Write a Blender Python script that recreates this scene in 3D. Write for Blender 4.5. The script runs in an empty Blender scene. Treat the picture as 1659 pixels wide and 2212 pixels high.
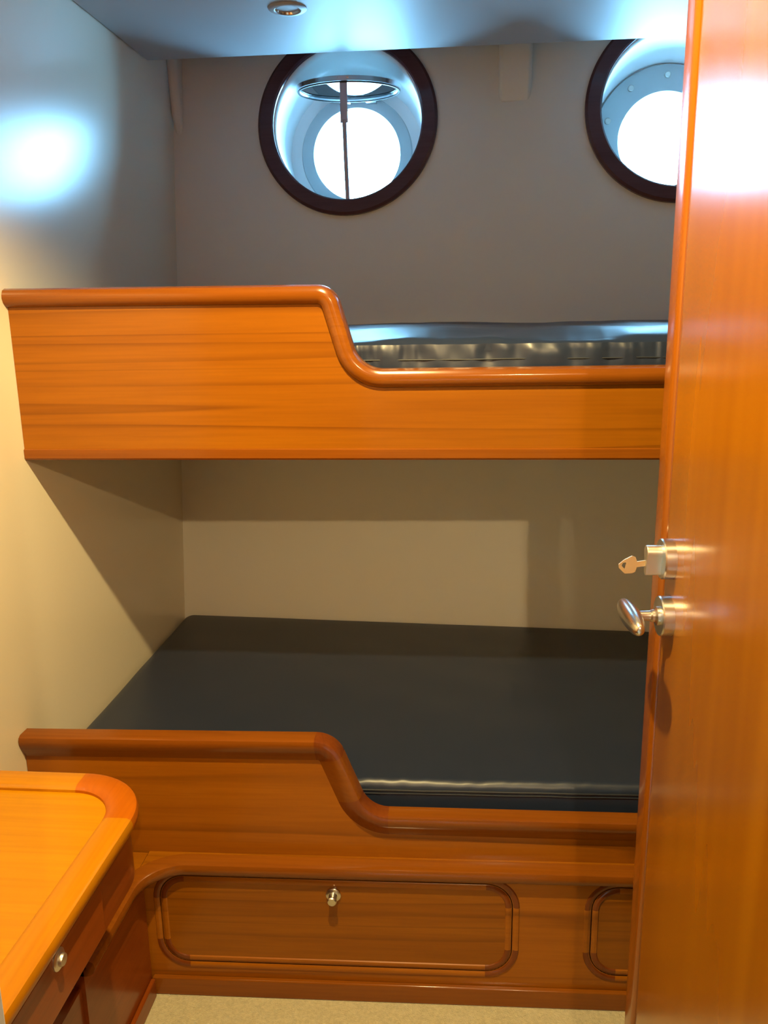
import bpy, bmesh, math, random
from mathutils import Vector, Matrix, noise
random.seed(4)
FZ = 0.336                                   # all heights below are given from the survey level; the floor is FZ above it

# ------------------------------------------------------------------ camera, world, lamps, exposure
S = bpy.context.scene
COL = S.collection
cd = bpy.data.cameras.new('camera'); cam = bpy.data.objects.new('camera', cd); COL.objects.link(cam)
yaw, pit, rol = -.0924, .2349, -.0162
F = Vector((math.sin(yaw)*math.cos(pit), math.cos(yaw)*math.cos(pit), -math.sin(pit)))
R = Vector((math.cos(yaw), -math.sin(yaw), 0)); U = R.cross(F)
R, U = R*math.cos(rol)+U*math.sin(rol), -R*math.sin(rol)+U*math.cos(rol)
m = Matrix((R, U, -F)).transposed().to_4x4(); m.translation = (.9355, -1.7, 1.8307-FZ)
cam.matrix_world = m
cd.sensor_fit = 'VERTICAL'; cd.sensor_height = 24; cd.lens = 24*1794.84/2212; cd.clip_start = .02
S.camera = cam
S.view_settings.view_transform = 'Standard'; S.view_settings.look = 'None'
S.view_settings.gamma = 1; S.view_settings.use_curve_mapping = False
S.view_settings.exposure = 0.0

w = bpy.data.worlds.new('daylight'); S.world = w; w.use_nodes = True
bg = w.node_tree.nodes['Background']
bg.inputs['Color'].default_value = (.30, .64, 1.0, 1); bg.inputs['Strength'].default_value = 78

def lamp(name, loc, power, color, radius, spot=None, blend=.6, target=None):
    d = bpy.data.lights.new(name, 'SPOT' if spot else 'POINT')
    d.energy = power; d.color = color; d.shadow_soft_size = radius
    if spot: d.spot_size = math.radians(spot); d.spot_blend = blend
    o = bpy.data.objects.new(name, d); COL.objects.link(o)
    o.location = (loc[0], loc[1], loc[2]-FZ)
    if target is not None:
        v = Vector((target[0], target[1], target[2]-FZ))-o.location
        o.rotation_euler = v.to_track_quat('-Z', 'Y').to_euler()
    return o
WARM = (1.0, .74, .31)
lamp('cabin_downlight_lamp', (.74, -.87, 2.545), 168, WARM, .018, 140, .4, (.72, -.86, 0))
lamp('corridor_downlight_lamp', (1.268, -2.46, 2.5), 80, (1, .70, .33), .014, 140, .5, (1.0, 0, .9))
for nm, c in (('window_portal', (.569, 1.40, 2.374)), ('window_second_portal', (1.618, 1.385, 2.38))):
    d = bpy.data.lights.new(nm, 'AREA'); d.shape = 'SQUARE'; d.size = .33; d.cycles.is_portal = True
    o = bpy.data.objects.new(nm, d); COL.objects.link(o); o.location = (c[0], c[1]+.03, c[2]-FZ)
    o.rotation_euler = (math.radians(-90), 0, 0)

# ------------------------------------------------------------------ materials
def new_mat(name):
    mt = bpy.data.materials.new(name); mt.use_nodes = True
    nt = mt.node_tree; return mt, nt, nt.nodes['Principled BSDF']
def N(nt, t, **k):
    n = nt.nodes.new(t)
    for a, v in k.items(): setattr(n, a, v)
    return n
def ramp(nt, stops):
    r = N(nt, 'ShaderNodeValToRGB'); e = r.color_ramp.elements
    while len(e) < len(stops): e.new(.5)
    for i, (p, c) in enumerate(stops):
        e[i].position = p; e[i].color = (*c, 1) if len(c) == 3 else c
    return r
def wood(name, axis, base, dark, light, rough=.28, coat=.5, seed=0., veins=.85, figure=14., bump=.05, fibre=.45):
    """varnished teak: grain runs along axis 0, 1 or 2"""
    mt, nt, P = new_mat(name); L = nt.links.new
    tc = N(nt, 'ShaderNodeTexCoord'); mp = N(nt, 'ShaderNodeMapping')
    sc = [6.5, 6.5, 6.5]; sc[axis] = .16
    mp.inputs['Scale'].default_value = sc; mp.inputs['Location'].default_value = (seed, seed*1.7, seed*.6)
    L(tc.outputs['Object'], mp.inputs['Vector'])
    n1 = N(nt, 'ShaderNodeTexNoise'); n1.inputs['Scale'].default_value = 1.0; n1.inputs['Detail'].default_value = 2; n1.inputs['Roughness'].default_value = .35
    L(mp.outputs[0], n1.inputs['Vector'])
    mu = N(nt, 'ShaderNodeMath', operation='MULTIPLY'); mu.inputs[1].default_value = figure; L(n1.outputs['Fac'], mu.inputs[0])
    fr = N(nt, 'ShaderNodeMath', operation='FRACT'); L(mu.outputs[0], fr.inputs[0])
    rv = ramp(nt, [(0, (0, 0, 0)), (.72, (0, 0, 0)), (.95, (1, 1, 1)), (1, (0, 0, 0))]); L(fr.outputs[0], rv.inputs[0])
    # broken up vein strength
    mp2 = N(nt, 'ShaderNodeMapping'); s2 = [9., 9., 9.]; s2[axis] = .7; mp2.inputs['Scale'].default_value = s2
    L(tc.outputs['Object'], mp2.inputs['Vector'])
    n2 = N(nt, 'ShaderNodeTexNoise'); n2.inputs['Scale'].default_value = 1; n2.inputs['Detail'].default_value = 3; L(mp2.outputs[0], n2.inputs['Vector'])
    r2 = ramp(nt, [(.35, (.15, .15, .15)), (.75, (.9, .9, .9))]); L(n2.outputs['Fac'], r2.inputs[0])
    mv = N(nt, 'ShaderNodeMath', operation='MULTIPLY'); L(rv.outputs[0], mv.inputs[0]); L(r2.outputs[0], mv.inputs[1])
    mv2 = N(nt, 'ShaderNodeMath', operation='MULTIPLY'); L(mv.outputs[0], mv2.inputs[0]); mv2.inputs[1].default_value = veins
    # fine fibres
    mp3 = N(nt, 'ShaderNodeMapping'); s3 = [150., 150., 150.]; s3[axis] = 5.; mp3.inputs['Scale'].default_value = s3
    L(tc.outputs['Object'], mp3.inputs['Vector'])
    n3 = N(nt, 'ShaderNodeTexNoise'); n3.inputs['Scale'].default_value = 1; n3.inputs['Detail'].default_value = 3; L(mp3.outputs[0], n3.inputs['Vector'])
    tone = ramp(nt, [(.3, base), (.7, light)]); 
    mp4 = N(nt, 'ShaderNodeMapping'); s4 = [14., 14., 14.]; s4[axis] = .8; mp4.inputs['Scale'].default_value = s4; mp4.inputs['Location'].default_value = (seed*2, seed, 3)
    L(tc.outputs['Object'], mp4.inputs['Vector'])
    n4 = N(nt, 'ShaderNodeTexNoise'); n4.inputs['Scale'].default_value = 1; n4.inputs['Detail'].default_value = 2; L(mp4.outputs[0], n4.inputs['Vector'])
    L(n4.outputs['Fac'], tone.inputs[0])
    fm = N(nt, 'ShaderNodeMix', data_type='RGBA', blend_type='MULTIPLY'); 
    rf = ramp(nt, [(.35, (.80, .76, .72)), (.6, (1, 1, 1))]); L(n3.outputs['Fac'], rf.inputs[0])
    fm.inputs['Factor'].default_value = fibre; L(tone.outputs[0], fm.inputs['A']); L(rf.outputs[0], fm.inputs['B'])
    vm = N(nt, 'ShaderNodeMix', data_type='RGBA', blend_type='MIX'); L(mv2.outputs[0], vm.inputs['Factor'])
    L(fm.outputs['Result'], vm.inputs['A']); vm.inputs['B'].default_value = (*dark, 1)
    L(vm.outputs['Result'], P.inputs['Base Color'])
    P.inputs['Roughness'].default_value = rough; P.inputs['Specular IOR Level'].default_value = .2
    P.inputs['Coat Weight'].default_value = coat*.5; P.inputs['Coat Roughness'].default_value = .12
    bp = N(nt, 'ShaderNodeBump'); bp.inputs['Strength'].default_value = bump; bp.inputs['Distance'].default_value = .002
    L(n3.outputs['Fac'], bp.inputs['Height']); L(bp.outputs[0], P.inputs['Normal'])
    return mt
def plain(name, color, rough=.5, metal=0., coat=0., coat_rough=.2, bump=None, spec=.5, var=None):
    mt, nt, P = new_mat(name); L = nt.links.new
    P.inputs['Base Color'].default_value = (*color, 1); P.inputs['Roughness'].default_value = rough
    P.inputs['Metallic'].default_value = metal; P.inputs['Coat Weight'].default_value = coat
    P.inputs['Coat Roughness'].default_value = coat_rough; P.inputs['Specular IOR Level'].default_value = spec
    tc = N(nt, 'ShaderNodeTexCoord')
    if var:
        n = N(nt, 'ShaderNodeTexNoise'); n.inputs['Scale'].default_value = var[0]; n.inputs['Detail'].default_value = 4
        L(tc.outputs['Object'], n.inputs['Vector'])
        a = [c*(1-var[1]) for c in color]; b = [min(1, c*(1+var[1])) for c in color]
        r = ramp(nt, [(.3, a), (.7, b)]); L(n.outputs['Fac'], r.inputs[0]); L(r.outputs[0], P.inputs['Base Color'])
    if bump:
        n = N(nt, 'ShaderNodeTexNoise'); n.inputs['Scale'].default_value = bump[0]; n.inputs['Detail'].default_value = 3
        L(tc.outputs['Object'], n.inputs['Vector'])
        b = N(nt, 'ShaderNodeBump'); b.inputs['Strength'].default_value = bump[1]; b.inputs['Distance'].default_value = bump[2]
        L(n.outputs['Fac'], b.inputs['Height']); L(b.outputs[0], P.inputs['Normal'])
    return mt
TB, TD, TL = (.225, .070, .002), (.075, .016, .001), (.29, .098, .003)
M = {}
M['teak_x'] = wood('teak veneer grain across', 0, TB, TD, TL)
M['teak_x2'] = wood('teak veneer lower bunk', 0, (.26, .078, .003), TD, (.32, .102, .004), seed=3.1, figure=7)
M['teak_door'] = wood('teak veneer door', 2, (.21, .066, .001), (.13, .030, .001), (.275, .097, .002), rough=.21, coat=.7, seed=5.2, veins=0, figure=3, bump=.0, fibre=.0)
M['teak_door'].node_tree.nodes['Principled BSDF'].inputs['Coat Roughness'].default_value = .2
M['teak_edge'] = wood('teak door lipping', 2, (.20, .055, .002), TD, (.24, .068, .003), rough=.22, coat=.8, seed=7, veins=.2)
M['teak_rail'] = wood('solid teak rail', 0, (.19, .053, .004), (.085, .020, .002), (.235, .070, .005), rough=.2, coat=.8, seed=1.3, veins=.3)
M['teak_corner'] = wood('solid teak corner piece', 2, (.14, .032, .005), (.07, .015, .003), (.18, .044, .006), rough=.2, coat=.8, seed=9, veins=.3)
M['teak_groove'] = plain('dark groove', (.06, .015, .004), .6)
M['teak_side'] = wood('teak locker side', 1, (.20, .042, .004), (.09, .018, .003), (.25, .056, .005), seed=2.2, veins=.35)
M['desk_top'] = wood('light teak desktop', 0, (.42, .172, .001), (.32, .095, .001), (.46, .195, .001), rough=.35, coat=.25, seed=4.4, veins=.3, figure=10)
M['desk_rim'] = wood('light teak desk rim', 0, (.42, .175, .001), (.32, .10, .001), (.47, .175, .001), rough=.35, coat=.3, seed=6.4, veins=.2)
M['desk_rim_y'] = wood('light teak desk rim side', 1, (.40, .160, .001), (.30, .09, .001), (.44, .155, .001), rough=.35, coat=.3, seed=6.9, veins=.2)
M['desk_corner'] = wood('darker teak desk corner', 1, (.36, .085, .001), (.27, .06, .001), (.38, .095, .001), rough=.35, coat=.3, seed=8.4, veins=.1)
M['ring_wood'] = wood('dark mahogany ring', 0, (.095, .048, .056), (.06, .026, .03), (.12, .060, .066), rough=.3, coat=.4, seed=2, veins=.2)
M['wall'] = plain('cream wall laminate', (.78, .715, .58), .42, bump=(900, .06, .0006), spec=.5)
M['hull_wall'] = plain('pale grey hull lining', (.80, .81, .78), .42, bump=(900, .06, .0006), spec=.5)
M['wall_gloss'] = plain('cream satin wall laminate', (.78, .715, .58), .25, bump=(900, .05, .0006), spec=.6)
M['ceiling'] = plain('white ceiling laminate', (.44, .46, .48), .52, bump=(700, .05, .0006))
M['void'] = plain('grey hull lining', (.35, .34, .32), .8)
M['white_paint'] = plain('white painted port surround', (.86, .87, .86), .35)
M['grey_paint'] = plain('grey painted port flange', (.42, .46, .47), .45)
M['carpet'] = plain('cream carpet', (.50, .45, .30), .95, bump=(380, .8, .004), var=(140, .12))
M['vinyl'] = plain('dark vinyl', (.016, .025, .054), .37, bump=(1200, .12, .0006), spec=.55)
M['vinyl_seam'] = plain('dark vinyl seam', (.014, .018, .03), .5)
M['steel'] = plain('brushed steel', (.62, .60, .57), .28, 1.0)
M['satin'] = plain('satin steel', (.66, .63, .58), .38, 1.0)
M['chrome'] = plain('port frame metal', (.5, .52, .55), .25, 1.0)
M['alu'] = plain('stay bar metal', (.45, .44, .52), .5, .4)
M['brass'] = plain('brass key', (.80, .62, .36), .35, .8)
M['reflector'] = plain('lamp reflector', (.75, .62, .55), .18, 1.0)
M['lampglass'] = plain('lamp lens', (.30, .18, .12), .15)
M['black'] = plain('black rubber', (.015, .015, .017), .5)
M['corridor'] = wood('corridor panel', 2, (.27, .09, .012), TD, (.33, .11, .015), seed=11)
def glass():
    mt = bpy.data.materials.new('port glass'); mt.use_nodes = True; nt = mt.node_tree
    for n in list(nt.nodes): nt.nodes.remove(n)
    o = N(nt, 'ShaderNodeOutputMaterial'); mx = N(nt, 'ShaderNodeMixShader'); t = N(nt, 'ShaderNodeBsdfTransparent'); g = N(nt, 'ShaderNodeBsdfGlossy')
    t.inputs['Color'].default_value = (.90, .98, .99, 1); g.inputs['Roughness'].default_value = .03
    fr = N(nt, 'ShaderNodeFresnel'); fr.inputs['IOR'].default_value = 1.5
    nt.links.new(fr.outputs[0], mx.inputs[0]); nt.links.new(t.outputs[0], mx.inputs[1]); nt.links.new(g.outputs[0], mx.inputs[2]); nt.links.new(mx.outputs[0], o.inputs[0])
    return mt
M['glass'] = glass()

# ------------------------------------------------------------------ helpers
BASE = {}
def tag(o, label=None, cat=None, group=None, kind=None):
    for k, v in (('label', label), ('category', cat), ('group', group), ('kind', kind)):
        if v: o[k] = v
    return o
def thing(name, base, label=None, cat=None, group=None, kind=None):
    o = bpy.data.objects.new(name, None); COL.objects.link(o)
    b = Vector(base); b.z -= FZ; o.location = b; o.empty_display_size = .05; BASE[o.name] = b
    return tag(o, label, cat, group, kind)
def obj(name, geo, mats, parent=None, base=None, bevel=0, seg=2, smooth=True, angle=35):
    """geo = (verts, faces[, material indices]) in survey coordinates"""
    vs, fs = geo[0], geo[1]; mi = geo[2] if len(geo) > 2 else None
    if parent is not None: b = BASE[parent.name]
    elif base is not None: b = Vector(base); b.z -= FZ
    else:
        b = Vector((sum(v[0] for v in vs)/len(vs), sum(v[1] for v in vs)/len(vs), min(v[2] for v in vs)-FZ))
    me = bpy.data.meshes.new(name)
    me.from_pydata([(v[0]-b.x, v[1]-b.y, v[2]-FZ-b.z) for v in vs], [], fs)
    if not isinstance(mats, (list, tuple)): mats = [mats]
    for k in mats: me.materials.append(M[k])
    if mi:
        for p, i in zip(me.polygons, mi): p.material_index = i
    bm = bmesh.new(); bm.from_mesh(me); bmesh.ops.recalc_face_normals(bm, faces=bm.faces); bm.to_mesh(me); bm.free()
    o = bpy.data.objects.new(name, me); COL.objects.link(o)
    if parent is not None: o.parent = parent; BASE[o.name] = b
    else: o.location = b; BASE[o.name] = b
    if bevel:
        md = o.modifiers.new('bevel', 'BEVEL'); md.width = bevel; md.segments = seg; md.limit_method = 'ANGLE'; md.angle_limit = math.radians(40)
    if smooth:
        for p in me.polygons: p.use_smooth = True
        me.set_sharp_from_angle(angle=math.radians(angle))
    return o
def join(*gs):
    V, Fc, I = [], [], []
    for g in gs:
        k = len(V); V += list(g[0]); Fc += [tuple(i+k for i in f) for f in g[1]]; I += list(g[2]) if len(g) > 2 else [0]*len(g[1])
    return V, Fc, I
def box(x0, x1, y0, y1, z0, z1):
    v = [(x, y, z) for x in (x0, x1) for y in (y0, y1) for z in (z0, z1)]
    return v, [(0, 1, 3, 2), (4, 6, 7, 5), (0, 4, 5, 1), (2, 3, 7, 6), (0, 2, 6, 4), (1, 5, 7, 3)]
def xf(geo, fn): return ([tuple(fn(Vector(v))) for v in geo[0]],)+tuple(geo[1:])
def prism(out, fn, d0, d1):
    """outline of 2-D points; fn(a, b, d) -> 3-D"""
    n = len(out); v = [tuple(fn(a, b, d0)) for a, b in out]+[tuple(fn(a, b, d1)) for a, b in out]
    return v, [tuple(range(n)), tuple(range(2*n-1, n-1, -1))]+[(i, (i+1) % n, n+(i+1) % n, n+i) for i in range(n)]
def sweep(rings, closed_path=False, closed_prof=True, mats=None):
    n = len(rings[0]); v = [tuple(p) for r in rings for p in r]; f = []; mi = []
    m_ = len(rings)
    for i in range(m_ if closed_path else m_-1):
        for j in range(n if closed_prof else n-1):
            a = i*n+j; b = i*n+(j+1) % n; c = ((i+1) % m_)*n+(j+1) % n; d = ((i+1) % m_)*n+j
            f.append((a, b, c, d)); mi.append(mats[i] if mats else 0)
    if not closed_path and closed_prof:
        f.append(tuple(range(n))); f.append(tuple(range((m_-1)*n, m_*n))); mi += [mi[0], mi[-1]]
    return v, f, mi
def fillet(pts, radii, seg=10):
    """polyline with rounded corners -> list of (point, straight?)"""
    out = [Vector(pts[0])]
    for i in range(1, len(pts)-1):
        p = Vector(pts[i]); a = (Vector(pts[i-1])-p).normalized(); b = (Vector(pts[i+1])-p).normalized()
        r = radii[i-1]; th = a.angle(b)/2; t = r/math.tan(th); c = p+(a+b).normalized()*(r/math.sin(th))
        s = p+a*t-c; e = p+b*t-c; ang = s.angle(e)
        ax = 1 if (s.x*e.y-s.y*e.x) > 0 else -1
        for k in range(seg+1):
            q = ang*k/seg*ax; out.append(c+Vector((s.x*math.cos(q)-s.y*math.sin(q), s.x*math.sin(q)+s.y*math.cos(q))))
    out.append(Vector(pts[-1])); return out
def path_frames(P, closed=False):
    n = len(P); T = []
    for i in range(n):
        a = P[(i-1) % n] if (closed or i > 0) else P[i]; b = P[(i+1) % n] if (closed or i < n-1) else P[i]
        T.append((b-a).normalized())
    return T
def cyl_frame(axis):
    a = Vector(axis).normalized(); h = Vector((0, 0, 1)) if abs(a.z) < .9 else Vector((1, 0, 0))
    u = h.cross(a).normalized(); return a, u, a.cross(u)
def lathe(center, axis, prof, seg=48, close=False):
    """prof: (radius, distance along axis)"""
    a, u, v = cyl_frame(axis); c = Vector(center); rings = []
    for r, d in prof:
        rings.append([c+a*d+u*(r*math.cos(2*math.pi*k/seg))+v*(r*math.sin(2*math.pi*k/seg)) for k in range(seg)])
    g = sweep(rings, closed_path=close)
    if not close:
        return g
    return g
def tube(P, r, seg=10):
    P = [Vector(p) for p in P]; T = path_frames(P); rings = []
    for p, t in zip(P, T):
        a, u, v = cyl_frame(t); rings.append([p+u*(r*math.cos(2*math.pi*k/seg))+v*(r*math.sin(2*math.pi*k/seg)) for k in range(seg)])
    return sweep(rings)
def rrect(x0, x1, y0, y1, r, seg=8):
    o = []
    for cx, cy, s in ((x1-r, y1-r, 0), (x0+r, y1-r, 90), (x0+r, y0+r, 180), (x1-r, y0+r, 270)):
        for k in range(seg+1):
            q = math.radians(s+90*k/seg); o.append(Vector((cx+r*math.cos(q), cy+r*math.sin(q))))
    return o

# ------------------------------------------------------------------ the cabin
struct = lambda name, geo, mat, **k: tag(obj(name, geo, mat, **k), kind='structure')
XR = 2.15; ZC = 2.574; YF = -1.36
struct('floor', box(-.9, 2.3, -3.3, 1.5, FZ-.04, FZ), 'carpet')
struct('wall_left', box(-.06, 0, YF+.06, 1.40, FZ, 2.76), 'wall_gloss')
struct('wall_right', box(XR, XR+.06, YF+.06, 1.50, FZ, 2.76), 'wall')
struct('ceiling', box(.003, XR-.003, YF+.06, .951, ZC, ZC+.022), 'ceiling', bevel=.002)
struct('ceiling_deckhead', box(-.9, 2.3, -3.3, 1.60, 2.76, 2.80), 'void')
# front wall with the doorway
struct('trim_3', box(.600, .661, YF-.012, YF+.060, FZ, 2.2), 'grey_paint', bevel=.002)
struct('wall_front', join(box(-.06, .598, YF, YF+.06, FZ, 2.76), box(1.274, XR+.06, YF, YF+.06, FZ, 2.76), box(.598, 1.274, YF, YF+.06, 2.22, 2.76)), 'corridor')
# the corridor behind the doorway
struct('wall_corridor', join(box(-.9, 2.3, -3.3, -3.24, FZ, 2.76), box(-.9, -.84, -3.24, YF, FZ, 2.76), box(2.24, 2.3, -3.24, YF, FZ, 2.76)), 'corridor')
struct('ceiling_corridor', box(-.84, 2.24, -3.24, YF, 2.56, 2.58), 'ceiling')
# hull wall, leaning outwards towards the top, with two round openings
NB = Vector((.0548, 1, -.1513)).normalized(); UB = Vector((1, -.0548, 0)).normalized(); VB = UB.cross(NB)
OB = Vector((0, .795, 0))
def bw(u, v, n=0): return OB+UB*u+VB*v+NB*n
def bw_uv(p): d = Vector(p)-OB; return d.dot(UB), d.dot(VB)
def on_back(x, z, n=0):
    y = .795-.0548*x+.1513*z; return bw(*bw_uv((x, y, z)), n)
C1 = bw_uv(on_back(.576, 2.420)); C2 = bw_uv(on_back(1.598, 2.425))
R_IN, R_OUT = .243, .288
def wall_back():
    V, Fc = [], []
    ub = [-.02, C1[0]-.30, C1[0]+.30, C2[0]-.30, C2[0]+.30, XR+.03]; vlo, vhi = .30, 2.80
    def quad(u0, u1, v0, v1):
        k = len(V)
        for a, b in ((u0, v0), (u1, v0), (u1, v1), (u0, v1)): V.append(tuple(bw(a, b)))
        Fc.append((k, k+1, k+2, k+3))
    quad(ub[0], ub[1], vlo, vhi); quad(ub[2], ub[3], vlo, vhi); quad(ub[4], ub[5], vlo, vhi)
    for (cu, cv), (a, b) in ((C1, (ub[1], ub[2])), (C2, (ub[3], ub[4]))):
        quad(a, b, vlo, cv-.30); quad(a, b, cv+.30, vhi)
        n = 96; k = len(V)
        for i in range(n):
            q = 2*math.pi*i/n; c, s = math.cos(q), math.sin(q); e = .30/max(abs(c), abs(s))
            V.append(tuple(bw(cu+R_IN*c, cv+R_IN*s))); V.append(tuple(bw(cu+e*c, cv+e*s)))
        for i in range(n):
            j = (i+1) % n; Fc.append((k+2*i, k+2*i+1, k+2*j+1, k+2*j))
    return V, Fc
wb = struct('wall_back', wall_back(), 'hull_wall', smooth=False)
sd = wb.modifiers.new('thickness', 'SOLIDIFY'); sd.thickness = .012; sd.offset = -1 if wb.data.polygons[0].normal.y < 0 else 1
# upper frames of the hull showing under the ceiling edge
def frame_wedge(x0, x1, zb, pr):
    pts = []
    yt = on_back((x0+x1)/2, 2.70).y; top_y = yt-pr
    yb_ = on_back((x0+x1)/2, zb).y
    prof = [(top_y, 2.70), (top_y+.002, 2.56), (top_y+(yb_-top_y)*.45, 2.56-(2.56-zb)*.62), (yb_+.004, zb), (yt+.01, 2.70)]
    return prism(prof, lambda a, b, d: Vector((d, a, b)), x0, x1)
struct('trim_1', frame_wedge(.002, .034, 2.40, .08), 'hull_wall', bevel=.012, seg=3)
struct('trim_2', frame_wedge(1.05, 1.150, 2.45, .06), 'hull_wall', bevel=.012, seg=3)

# ------------------------------------------------------------------ portholes
def circ(c, a, u, v, r, n=96): return [c+u*(r*math.cos(2*math.pi*k/n))+v*(r*math.sin(2*math.pi*k/n)) for k in range(n)]
def porthole(idx, cuv, wc, wr_end, flange_r, lbl, rl):
    w_ = thing('window_%d' % idx, wc, kind='structure')
    c0 = bw(*cuv)
    # teak ring standing proud of the lining
    prof = [(R_IN-.004, 0.012), (R_IN-.004, -.012), (R_IN+.001, -.017), (R_OUT-.008, -.018), (R_OUT, -.012), (R_OUT, .001)]
    obj('ring_trim', sweep([[c0+NB*d+p for p in (UB*(r*math.cos(2*math.pi*k/96))+VB*(r*math.sin(2*math.pi*k/96)) for k in range(96))] for r, d in prof]+[], closed_path=True), 'ring_wood', w_)
    a = Vector((0, 1, -.06)).normalized(); u = Vector((1, 0, 0)); v = u.cross(a); W = Vector(wc)
    # painted tunnel from lining to hull
    rings = []
    for t in (0, .15, .4, .7, .9, 1):
        c = c0.lerp(W, t); uu = UB.lerp(u, t).normalized(); vv = VB.lerp(v, t).normalized()
        r = R_IN-.003 + (wr_end-R_IN+.003)*t
        rings.append(circ(c, None, uu, vv, r))
    rings.append(circ(W+a*.0, None, u, v, .170)) 
    rings.append(circ(W+a*.05, None, u, v, .166))
    tn = obj('tunnel', sweep(rings, closed_prof=True)[0:1]+(sweep(rings)[1][:-2],), 'white_paint', w_)
    sdm = tn.modifiers.new('thickness', 'SOLIDIFY'); sdm.thickness = .006; sdm.offset = 0
    # flange with lip
    pf = [(flange_r, -.001), (flange_r-.004, -.014), (.168, -.016), (.153, -.010), (.151, .012), (.170, .012), (.175, -.001)]
    obj('flange', sweep([[W+a*d+q for q in (u*(r*math.cos(2*math.pi*k/96))+v*(r*math.sin(2*math.pi*k/96)) for k in range(96))] for r, d in pf], closed_path=True), 'grey_paint', w_)
    obj('glass_pane', lathe(W+a*.008, a, [(.0001, -.003), (.156, -.003), (.156, .003), (.0001, .003)], 72), 'glass', w_)
    return w_, W, a, u, v
W1 = (.572, 1.42, 2.374); W2 = (1.618, 1.40, 2.385)
win1, Wc1, a1, u1, v1 = porthole(1, C1, W1, .236, .196, '', '')
win2, Wc2, a2, u2, v2 = porthole(2, C2, W2, .242, .238, '', '')
for k in range(10):
    q = math.radians(18+36*k); c = Wc2+u2*(.2*math.cos(q))+v2*(.2*math.sin(q))
    obj('bolt', lathe(c, -a2, [(.0001, .010), (.010, .010), (.010, .0225), (.0075, .0255), (.0001, .0255)], 12), 'satin', win2, angle=30)
# hinged deadlight of the first port, swung up flat, propped by a stay
HC = Vector((.573, 1.385, 2.548)); FC = Vector((.573, 1.048, 2.530))
dl_c = (HC+FC)/2; dl_y = (HC-FC).normalized(); dl_x = Vector((1, 0, 0)); dl_n = dl_x.cross(dl_y); RR = .169
dead = obj('opening_frame', sweep([[dl_c+dl_n*d+dl_x*(r*math.cos(2*math.pi*k/96))+dl_y*(r*math.sin(2*math.pi*k/96)) for k in range(96)] for r, d in
       [(RR, -.007), (RR, .006), (RR-.004, .008), (RR-.011, .008), (RR-.013, -.004), (RR-.010, -.009), (RR-.003, -.009)]], closed_path=True), 'chrome', win1)
obj('glass_pane', lathe(dl_c, dl_n, [(.0001, -.003), (RR-.011, -.003), (RR-.011, .003), (.0001, .003)], 72), 'glass', dead)
obj('seal', sweep([[dl_c+dl_n*d+dl_x*(r*math.cos(2*math.pi*k/72))+dl_y*(r*math.sin(2*math.pi*k/72)) for k in range(72)] for r, d in [(RR-.004, -.012), (RR-.009, -.012), (RR-.009, -.008), (RR-.004, -.008)]], closed_path=True), 'black', dead)
for dx in (-.035, .055):
    obj('hinge', join(tube([(HC.x+dx-.022, 1.398, 2.552), (HC.x+dx+.022, 1.398, 2.552)], .007), box(HC.x+dx-.018, HC.x+dx+.018, 1.375, 1.417, 2.535, 2.553)), 'chrome', win1, bevel=.001)
sx = .576
stay = obj('stay_bar', join(box(sx-.0115, sx+.0115, 1.056, 1.062, 2.405, 2.537), tube([(sx, 1.060, 2.415), (sx, 1.075, 2.30), (sx+.001, 1.092, 2.172)], .0068, 12)), 'alu', win1, bevel=.001)
obj('stay_pivot', tube([(sx-.018, 1.055, 2.532), (sx+.018, 1.055, 2.532)], .007, 12), 'steel', stay)
for (px, pz, sgn) in ((.445, 2.225, 1), (.715, 2.235, -1)):
    P = [Vector((px+.016*math.cos(q), 1.395-.004, pz+.014*math.sin(q))) for q in [2*math.pi*k/16 for k in range(17)]]
    obj('dog_ring', join(tube(P, .0022, 6), tube([(px+.012*sgn, 1.394, pz-.012), (px+.03*sgn, 1.402, pz-.025)], .003, 6)), 'steel', win1)

# ------------------------------------------------------------------ upper bunk
def rail_sweep(path, prof, ymap, mats=None):
    """path in (x,z); prof (y offset, depth below path)"""
    T = path_frames(path); rings = []
    for p, t in zip(path, T):
        nrm = Vector((t.y, -t.x))                        # points below the path for a path running to +x
        rings.append([Vector((p.x+nrm.x*d, ymap(p.x)+y, p.y+nrm.y*d)) for y, d in prof])
    return sweep(rings, mats=mats)
def seg_mats(path, radii_n, seg):
    m_ = []
    for i in range(len(path)-1):
        m_.append(1 if 1 <= i <= seg*2+2-1 else 0)
    return m_
XE = 1.98
up_path = fillet([(.001, 1.892), (.686, 1.888), (.735, 1.721), (XE, 1.724)], (.048, .062), 12)
berth = thing('upper_berth', (.0, 0, 1.535), 'upper teak bunk with a stepped front board, fixed high between the walls', 'bunk bed')
H = .038
prof_u = [(.022, .004), (.018, 0), (-.006, 0), (-.015, .004), (-.0195, .012), (-.020, .020), (-.017, .028), (-.009, .036), (0, H), (.022, H)]
flat = lambda x: 0.
nseg = 12; mu = [1 if 1 <= i < 2*nseg+2 else 0 for i in range(len(up_path)-1)]
obj('rail', rail_sweep(up_path, prof_u, flat, mu), ['teak_rail', 'teak_rail'], berth)
def under(path, d):
    T = path_frames(path); return [Vector((p.x+t.y*d, p.y-t.x*d)) for p, t in zip(path, T)]
ub = under(up_path, H-.004)
out = [(p.x, p.y) for p in ub]+[(XE, 1.545), (.001, 1.545)]
obj('front_board', prism(out, lambda a, b, d: Vector((a, d, b)), 0, .020), 'teak_x', berth, smooth=False)
obj('bottom_trim', sweep([[Vector((x, y, z)) for y, z in [(-.004, 1.556), (-.0015, 1.558), (.024, 1.558), (.024, 1.534), (-.001, 1.534), (-.004, 1.538)]] for x in (.001, XE)]), 'teak_rail', berth)
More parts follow.
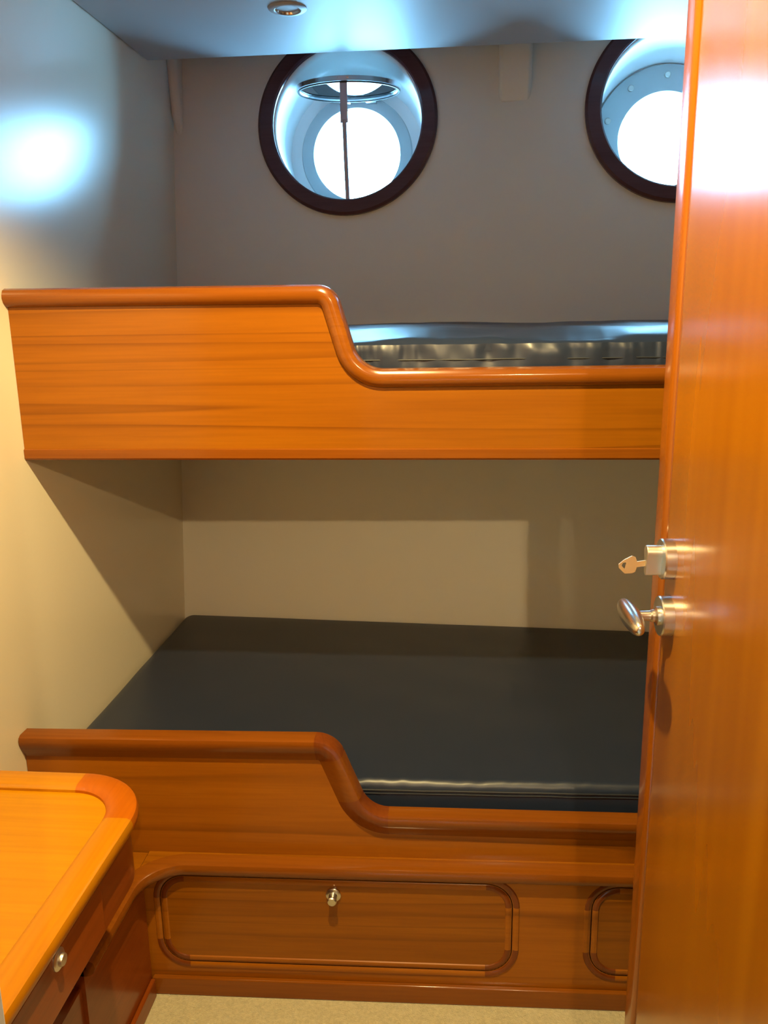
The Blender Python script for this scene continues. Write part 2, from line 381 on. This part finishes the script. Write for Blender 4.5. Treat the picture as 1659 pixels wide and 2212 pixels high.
def plank(x0, x1, y0, z0, z1, dy=.002):
    v = [(x0, y0, z0), (x1, y0, z0), (x1, on_back(x1, z0).y-dy, z0), (x0, on_back(x0, z0).y-dy, z0), (x0, y0, z1), (x1, y0, z1), (x1, on_back(x1, z1).y-dy, z1), (x0, on_back(x0, z1).y-dy, z1)]
    return v, [(0, 1, 2, 3), (4, 5, 6, 7), (0, 1, 5, 4), (1, 2, 6, 5), (2, 3, 7, 6), (3, 0, 4, 7)]
obj('base_panel', plank(.001, XE, .020, 1.575, 1.60), 'wall', berth, smooth=False)

# ------------------------------------------------------------------ mattresses
def mattress(name, x0, x1, yf, z0, z1, r, label, wr, parent=None, yfs=0., crown=.004, seam_d=None):
    """cross-section rounded rectangle swept along x, with wrinkles pulled along the front top edge"""
    nx = 520; th = z1-z0; rings = []
    def prof(x, ins):
        y0 = yf+yfs*x+ins; za, zb = z0, z1
        yb = on_back(x, z1).y-.004-ins*.9
        pts = []
        def arc(cy, cz, rr, s, e, n):
            for k in range(n+1):
                q = math.radians(s+(e-s)*k/n); pts.append((cy+rr*math.cos(q), cz+rr*math.sin(q)))
        arc(y0+r, zb-r, r, 180, 90, 10)
        for k in range(1, 26): pts.append((y0+r+(yb-y0-2*r)*k/26, zb))
        arc(yb-r, zb-r, r, 90, 0, 6)
        arc(yb-r-.02, za+r, r, 0, -90, 4); arc(y0+r, za+r, r, -90, -180, 4)
        for k in range(1, 8): pts.append((y0, za+r+(zb-za-2*r)*k/8))
        return pts
    for i in range(nx+1):
        t = i/nx; x = x0+(x1-x0)*t; e = min(x-x0, x1-x)
        rc = .03; ins = 0 if e > rc else rc-math.sqrt(max(0, rc*rc-(rc-e)**2))
        ring = []
        for (y, z) in prof(x, ins):
            p = Vector((x, y, z)); fy = y-(yf+yfs*x); dz = z-z1
            if ins > 0: p.z = z0+(z-z0)*(1-ins*.35/th*1.0)
            # wrinkle weight: strongest on the front edge, fading over the top and down the side
            wt = math.exp(-max(0, fy)/.055)*math.exp(-abs(dz)/(.03))
            k1 = noise.noise(Vector((x*34, fy*6, 1.7+wr[2])))
            k2 = noise.noise(Vector((x*13+fy*9, fy*5, 4.2+wr[2])))
            gate = .5+.5*noise.noise(Vector((x*3.2, 0, 9.1+wr[2])))
            wv = (abs(k1)**.8*(1 if k1 > 0 else -.6)*gate*1.6+k2*.7)*wt
            side = math.exp(-((dz+.050+.008*noise.noise(Vector((x*9, 1, 1))))/.021)**2)*max(0, 1-fy/.04)
            rip = (noise.noise(Vector((x*50+math.sin(x*9)*2.5+dz*8, dz*9, wr[2])))+.5*noise.noise(Vector((x*21, dz*20, 7+wr[2]))))*(gate*.9+.1)*(1.15-.45*x)
            if dz > -.03: k = min(1, max(0, fy/.17)); p.z -= wr[3]*(1-k*k*(3-2*k))
            p.z += wv*wr[0]; p.y += wv*wr[0]*.7+rip*side*wr[1]
            # gentle unevenness of the top
            if dz > -.004:
                p.z += crown*noise.noise(Vector((x*3.6+fy*4, fy*6, wr[2])))+crown*.8*noise.noise(Vector((x*7-fy*5, fy*7, 3+wr[2])))*math.exp(-fy/.35)
            ring.append(p)
        rings.append(ring)
    o = obj(name, sweep(rings), 'vinyl', base=((x0+x1)/2, (yf+.9)/2, z0), angle=70)
    tag(o, label, 'mattress')
    return o
up_m = mattress('mattress', .035, XE-.02, .031, 1.602, 1.797, .044, 'black vinyl mattress on the upper bunk, puckered along its front edge', (.004, .027, 0., .022), crown=.011)
def seam(x0, x1, y, z, yfs, r, n=200, ph=0):
    return tube([(x0+(x1-x0)*k/n, y+yfs*(x0+(x1-x0)*k/n), z+.0012*noise.noise(Vector((k*.11, ph, 0)))) for k in range(n+1)], r, 6)
obj('seam', seam(.07, XE-.06, .031, 1.736, 0, .0015), 'vinyl_seam', up_m)

# ------------------------------------------------------------------ lower bunk with drawers
vv_ = .026
YL = lambda x: -.144+vv_*x
low = thing('lower_berth', (.25, -.17, FZ), 'lower teak bunk with a stepped front board over two round-cornered drawers', 'bunk bed')
lo_path = fillet([(.001, .9635), (.679, .9665), (.747, .7925), (XE, .786)], (.062, .062), 12)
HL = .056
prof_l = [(.022, .004), (.018, 0), (-.012, 0), (-.019, .004), (-.0215, .011), (-.0205, .020), (-.015, .032), (-.007, .045), (0, HL), (.022, HL)]
ml = [1 if 1 <= i < nseg+1 or nseg+2 <= i < 2*nseg+2 else 0 for i in range(len(lo_path)-1)]
obj('rail', rail_sweep(lo_path, prof_l, YL, ml), ['teak_rail', 'teak_corner'], low)
lb = under(lo_path, HL-.006)
out = [(p.x, p.y) for p in lb]+[(XE, .672), (.001, .672)]
obj('front_board', prism(out, lambda a, b, d: Vector((a, YL(a)+d, b)), 0, .020), 'teak_x2', low, smooth=False)
obj('base_panel', plank(.001, XE, -.11, .69, .712), 'teak_x2', low, smooth=False)
# cabinet front under the bunk
YD = lambda x: -.170+vv_*x
DX0, DX1, DZ0, DZ1, DR = .281, 1.056, .418, .640, .058
EX0, EX1 = 1.222, 1.90
def front_with_holes():
    bm = bmesh.new(); es = []
    loops = [[(.245, FZ), (XE, FZ), (XE, .672), (.245, .672)]]
    for x0, x1 in ((DX0, DX1), (EX0, EX1)): loops.append([(p.x, p.y) for p in rrect(x0, x1, DZ0, DZ1, DR, 12)])
    for lp in loops:
        vs = [bm.verts.new((a, YD(a), b)) for a, b in lp]; es += [bm.edges.new((vs[i], vs[(i+1) % len(vs)])) for i in range(len(vs))]
    bmesh.ops.triangle_fill(bm, edges=es, use_beauty=True)
    bm.verts.index_update(); r = ([tuple(v.co) for v in bm.verts], [tuple(v.index for v in f.verts) for f in bm.faces]); bm.free(); return r
fp = obj('cabinet_front', front_with_holes(), 'teak_x2', low, smooth=False)
s2 = fp.modifiers.new('thickness', 'SOLIDIFY'); s2.thickness = .018; s2.offset = -1 if fp.data.polygons[0].normal.y < 0 else 1
def bead(x0, x1, z0, z1, r, prof, mats=('teak_x2', 'teak_corner')):
    """moulding ring round a rounded rectangle; prof = (outward, y)"""
    P = rrect(x0, x1, z0, z1, r, 10); n = len(P); T = path_frames(P, True); rings = []; mi = []
    # direction of each vertex outwards
    for i, p in enumerate(P):
        t = T[i]; o_ = Vector((t.y, -t.x)); rings.append([Vector((p.x+o_.x*a, YD(p.x)+y, p.y+o_.y*a)) for a, y in prof])
        mi.append(1 if (i % 11) != 10 else 0)
    return sweep(rings, closed_path=True, mats=mi)
pout = [(0, .006), (0, .001), (.003, -.0018), (.008, -.0028), (.0125, -.0022), (.015, .001)]
pin = [(0, .006), (0, .001), (-.003, -.0018), (-.008, -.0028), (-.0125, -.0022), (-.015, .001)]
def drawer(x0, x1, knob_x, lbl=None):
    g = .0022
    P = rrect(x0+g, x1-g, DZ0+g, DZ1-g, DR-g, 10)
    d = obj('drawer_front', prism([(p.x, p.y) for p in P], lambda a, b, y: Vector((a, YD(a)+y, b)), 0, .016), 'teak_x', low, smooth=False)
    obj('moulding', bead(x0+g, x1-g, DZ0+g, DZ1-g, DR-g, pin), ['teak_x2', 'teak_corner'], d)
    if knob_x:
        c = Vector((knob_x, YD(knob_x), .602))
        kb = obj('knob', lathe(c, (0, -1, 0), [(.0001, -.001), (.0165, -.001), (.0165, .003), (.014, .005), (.0095, .006), (.0090, .018), (.0105, .021), (.0105, .024), (.0085, .0265), (.0001, .0275)], 32), 'steel', d)
        kb['label'] = 'steel push knob'
    return d
drawer(DX0, DX1, .668); drawer(EX0, EX1, None)
for x0, x1 in ((DX0, DX1), (EX0, EX1)):
    obj('drawer_moulding', bead(x0, x1, DZ0, DZ1, DR, pout), ['teak_x2', 'teak_corner'], low)
    obj('drawer_recess', xf(box(x0-.005, x1+.005, .020, .026, DZ0-.01, DZ1+.01), lambda v: Vector((v.x, YD(v.x)+v.y, v.z))), 'teak_groove', low)
# shelf nosing along the top of the cabinet, turning the inner corner and running on along the side locker
pl = fillet([(XE, YD(XE)-.020), (.272, YD(.272)-.020), (.272, -.462)], (.085,), 14)
def ledge(path, side_z, prof):
    T = path_frames(path); rings = []
    for p, t in zip(path, T):
        o_ = Vector((-t.y, t.x))                          # towards the cabin
        rings.append([Vector((p.x+o_.x*a, p.y+o_.y*a, z)) for a, z in prof])
    return rings
pz = .6805
prof_n = [(-.040, pz-.001), (-.010, pz), (-.003, pz-.003), (0, pz-.010), (0, pz-.018), (-.003, pz-.026), (-.009, pz-.031), (-.018, pz-.034), (-.040, pz-.034)]
rg = ledge(pl, 0, prof_n)
T_ = path_frames(pl); o_ = Vector((-T_[0].y, T_[0].x))
ncut = 1+14+1
nm = [0 if i == 0 else 1 for i in range(len(rg)-1)]
if (pl[0]+o_*.1).y > pl[0].y:                              # make sure the nose faces the cabin
    rg = ledge(pl, 0, [(-a, z) for a, z in prof_n])
obj('shelf_nosing', sweep(rg[:ncut], mats=[0]+[1]*(ncut-2)), ['teak_rail', 'teak_rail'], low)
obj('shelf_top', prism([(XE, YL(XE)+.001), (XE, YD(XE)-.005), (.35, YD(.35)-.005), (.257, -.20), (.257, YL(.257)+.001)], lambda a, b, d: Vector((a, b, d)), .660, .679), 'teak_x', low, smooth=False)
obj('baseboard', join(xf(box(.252, XE, -.012, 0, FZ, .382), lambda v: Vector((v.x, YD(v.x)+v.y, v.z)))), 'teak_rail', low, bevel=.003)
# mattress
lm = mattress('mattress', .012, XE-.02, -.104, .713, .842, .020, 'dark vinyl mattress on the lower bunk, lying flat with a creased front edge', (.0035, .002, 5., .004), yfs=.026, crown=.002)
obj('seam', join(seam(.05, XE-.06, -.1045, .818, .026, .0022, ph=1), seam(.05, XE-.06, -.105, .8105, .026, .0014, ph=2)), 'vinyl_seam', lm)

# ------------------------------------------------------------------ side locker below the desk
lk = thing('side_locker', (.12, -.33, FZ), 'low teak side locker running along the left wall under the desk', 'locker')
obj('side_panel', box(.228, .250, -.462, -.1705, FZ, .662), 'teak_side', lk, smooth=False)
obj('shelf_top', box(.001, .256, -.462, -.1425, .660, .679), 'teak_x', lk, bevel=.001)
obj('shelf_nosing', sweep(rg[ncut-1:]), 'teak_rail', lk)
obj('baseboard', box(.250, .261, -.70, -.178, FZ, .382), 'teak_side', lk, bevel=.003)
obj('end_panel', box(.001, .243, -.70, -.463, FZ, .62), 'teak_side', lk, smooth=False)

# ------------------------------------------------------------------ desk
dk = thing('desk', (.21, -.9, FZ), 'honey teak desk with a raised rounded rim at the left wall', 'desk')
DT = 1.075; XD = .434; YB = -.468; YN = -1.295
def desk_path(off, r, seg=12): return fillet([(.002, YB-off), (XD-off, YB-off), (XD-off, YN)], (r,), seg)
outer = desk_path(0, .130, 16)
# rim: profile across (inward distance, height)
prof_r = [(.004, DT-.026), (.001, DT-.020), (0, DT-.010), (.003, DT-.003), (.009, DT), (.040, DT), (.046, DT-.002), (.050, DT-.006), (.0505, DT-.012), (.0505, DT-.026)]
Tn = path_frames(outer); rings = []
for p, t in zip(outer, Tn):
    i_ = Vector((t.y, -t.x)); rings.append([Vector((p.x+i_.x*a, p.y+i_.y*a, z)) for a, z in prof_r])
nn = len(outer)-1; mi = [0]+[1]*(nn-2)+[2]
obj('rim', sweep(rings, mats=mi), ['desk_rim', 'desk_corner', 'desk_rim_y'], dk)
inner = desk_path(.050, .080, 16)
obj('desktop', prism([(p.x, p.y) for p in inner]+[(.002, YN)], lambda a, b, d: Vector((a, b, d)), DT-.024, DT-.0105), 'desk_top', dk, smooth=False)
ap = desk_path(.016, .114, 16)
apo = [(p.x, p.y) for p in ap]+[(.002, YN)]
obj('apron', prism(apo, lambda a, b, d: Vector((a, b, d)), .948, DT-.024), 'teak_side', dk, angle=30)
obj('drawer_front', box(XD-.0165, XD-.010, -1.18, -.70, .956, 1.040), 'teak_side', dk, bevel=.002)
kd = Vector((XD-.010, -.835, 1.028))
obj('knob', lathe(kd, (1, 0, 0), [(.0001, -.001), (.0145, -.001), (.0145, .002), (.0125, .0035), (.0085, .004), (.0085, .007), (.0075, .009), (.0001, .0095)], 28), 'satin', dk)
obj('pedestal', box(.002, .235, YN, -.71, FZ, .948), 'teak_side', dk, bevel=.002)

# ------------------------------------------------------------------ door
th = math.radians(2); du = Vector((-math.sin(th), math.cos(th), 0)); dn = Vector((-math.cos(th), -math.sin(th), 0)); RC = Vector((1.207, -.66, 1.445))
D0 = Vector((RC.x, RC.y, 0))
def dp(s, n, z): return D0+du*s+dn*n+Vector((0, 0, z))
door = thing('door_1', tuple(dp(-.69, -.02, FZ)), kind='structure')
obj('leaf', prism([(-.70, -.040), (-.70, 0), (.026, 0), (.033, -.0006), (.0385, -.003), (.041, -.008), (.041, -.040)], lambda a, b, z: dp(a, b, z), FZ+.012, 2.212), 'teak_door', door, bevel=.0035, seg=3)
obj('lipping', prism([(.0470, -.040), (.0470, -.008), (.049, -.0035), (.054, -.0006), (.062, 0), (.088, .0004), (.102, -.003), (.111, -.010), (.1145, -.020), (.1145, -.034), (.110, -.040)], lambda a, b, z: dp(a, b, z), FZ+.012, 2.212), 'teak_edge', door)
obj('groove', prism([(.0405, -.036), (.0405, -.010), (.0475, -.010), (.0475, -.036)], lambda a, b, z: dp(a, b, z), FZ+.013, 2.21), 'teak_groove', door)
ros = [(.0001, -.001), (.0262, -.001), (.0262, .0125), (.0250, .0142), (.0001, .0145)]
r1 = obj('handle_rose', lathe(RC, dn, ros, 64), 'steel', door, angle=25)
obj('handle_stem', lathe(RC, dn, [(.0001, .0135), (.0125, .0135), (.0125, .0175), (.0085, .020), (.0085, .023), (.0068, .025), (.0064, .038), (.0085, .045), (.0001, .047)], 32), 'steel', r1)
# oval lever, lying level, parallel to the door
lev = []; LN = 28
for i in range(LN+1):
    q = math.pi*i/LN; s = -.052*math.cos(q)-.003; k = math.sin(q)**.75
    lev.append([RC+du*s+dn*(.050+.0122*k*math.cos(a))+Vector((0, 0, .0150*k*math.sin(a))) for a in [2*math.pi*j/28 for j in range(28)]])
obj('handle', sweep(lev), 'steel', door)
LC = dp(.007, 0, 1.5196)
r2 = obj('lock_rose', lathe(LC, dn, ros, 64), 'steel', door, angle=25)
cyl = []
for k in range(20):
    q = math.radians(-35+250*k/19); cyl.append((.0092*math.cos(q), .0085+.0092*math.sin(q)))
cyl += [(-.0052, -.017), (-.004, -.0205), (0, -.022), (.004, -.0205), (.0052, -.017)]
obj('lock_cylinder', prism(cyl, lambda a, b, n: LC+du*a+Vector((0, 0, b))+dn*n, .013, .033), 'satin', r2, bevel=.0008)
# the key in the lock
KZ = -.004; kb = LC+Vector((0, 0, KZ))
def kp(a, b, d): return kb+dn*((a+.003)*math.cos(.12)-b*0)+Vector((0, 0, b-a*.16+.003))+du*d
bow = [(.041, -.0045), (.043, -.0095), (.0465, -.0105), (.056, -.0095), (.0635, -.001), (.0640, .004), (.057, .009), (.0475, .0125), (.043, .0100), (.041, .0045)]
hole = [(.0560, -.0035), (.0605, .0015), (.0585, .0055), (.0545, .0050)]
def ring_poly(o_, h_, d0, d1):
    bm = bmesh.new()
    vo = [bm.verts.new(kp(a, b, d0)) for a, b in o_]; vh = [bm.verts.new(kp(a, b, d0)) for a, b in h_]
    es = [bm.edges.new((vo[i], vo[(i+1) % len(vo)])) for i in range(len(vo))]+[bm.edges.new((vh[i], vh[(i+1) % len(vh)])) for i in range(len(vh))]
    r = bmesh.ops.triangle_fill(bm, edges=es, use_beauty=True)
    g = bmesh.ops.extrude_face_region(bm, geom=bm.faces[:]); mv = [v for v in g['geom'] if isinstance(v, bmesh.types.BMVert)]
    bmesh.ops.translate(bm, verts=mv, vec=du*(d1-d0))
    bm.verts.index_update(); o2 = ([tuple(v.co) for v in bm.verts], [tuple(v.index for v in f.verts) for f in bm.faces]); bm.free(); return o2
kt = thing('key', tuple(kb+dn*.03), 'small brass key standing in the door lock above the oval handle', 'key')
obj('bow', ring_poly(bow, hole, -.0011, .0011), 'brass', kt, smooth=False)
obj('blade', join(prism([(.0295, -.0035), (.0415, -.0035), (.0415, .0005), (.0295, .0005)], kp, -.0009, .0009), prism([(.0295, .0012), (.0415, .0012), (.0415, .0038), (.0295, .0038)], kp, -.0009, .0009), prism([(.0295, -.003), (.0415, -.003), (.0415, .003), (.0295, .003)], kp, -.0004, .0004)), 'brass', kt, smooth=False)

# ------------------------------------------------------------------ ceiling light
cl = thing('ceiling_light', (.503, .579, ZC-.004), 'round recessed ceiling light, unlit, with a white rim', 'ceiling light')
LCc = Vector((.503, .579, ZC))
obj('rim', lathe(LCc, (0, 0, -1), [(.030, -.001), (.048, -.001), (.048, .002), (.044, .0045), (.034, .0055), (.0315, .004), (.030, -.001)][:6], 56, close=True), 'ceiling', cl)
rf = obj('reflector', lathe(LCc, (0, 0, -1), [(.0318, .0035), (.030, .0005), (.027, -.008), (.022, -.0165), (.0205, -.0165), (.026, -.008), (.029, .001), (.031, .0045)], 48, close=True), 'reflector', cl)
obj('bulb', lathe(LCc+Vector((0, 0, .012)), (0, 0, -1), [(.0001, .004), (.008, .0035), (.015, .001), (.022, -.003), (.022, -.004), (.0001, -.004)], 40), 'lampglass', cl)
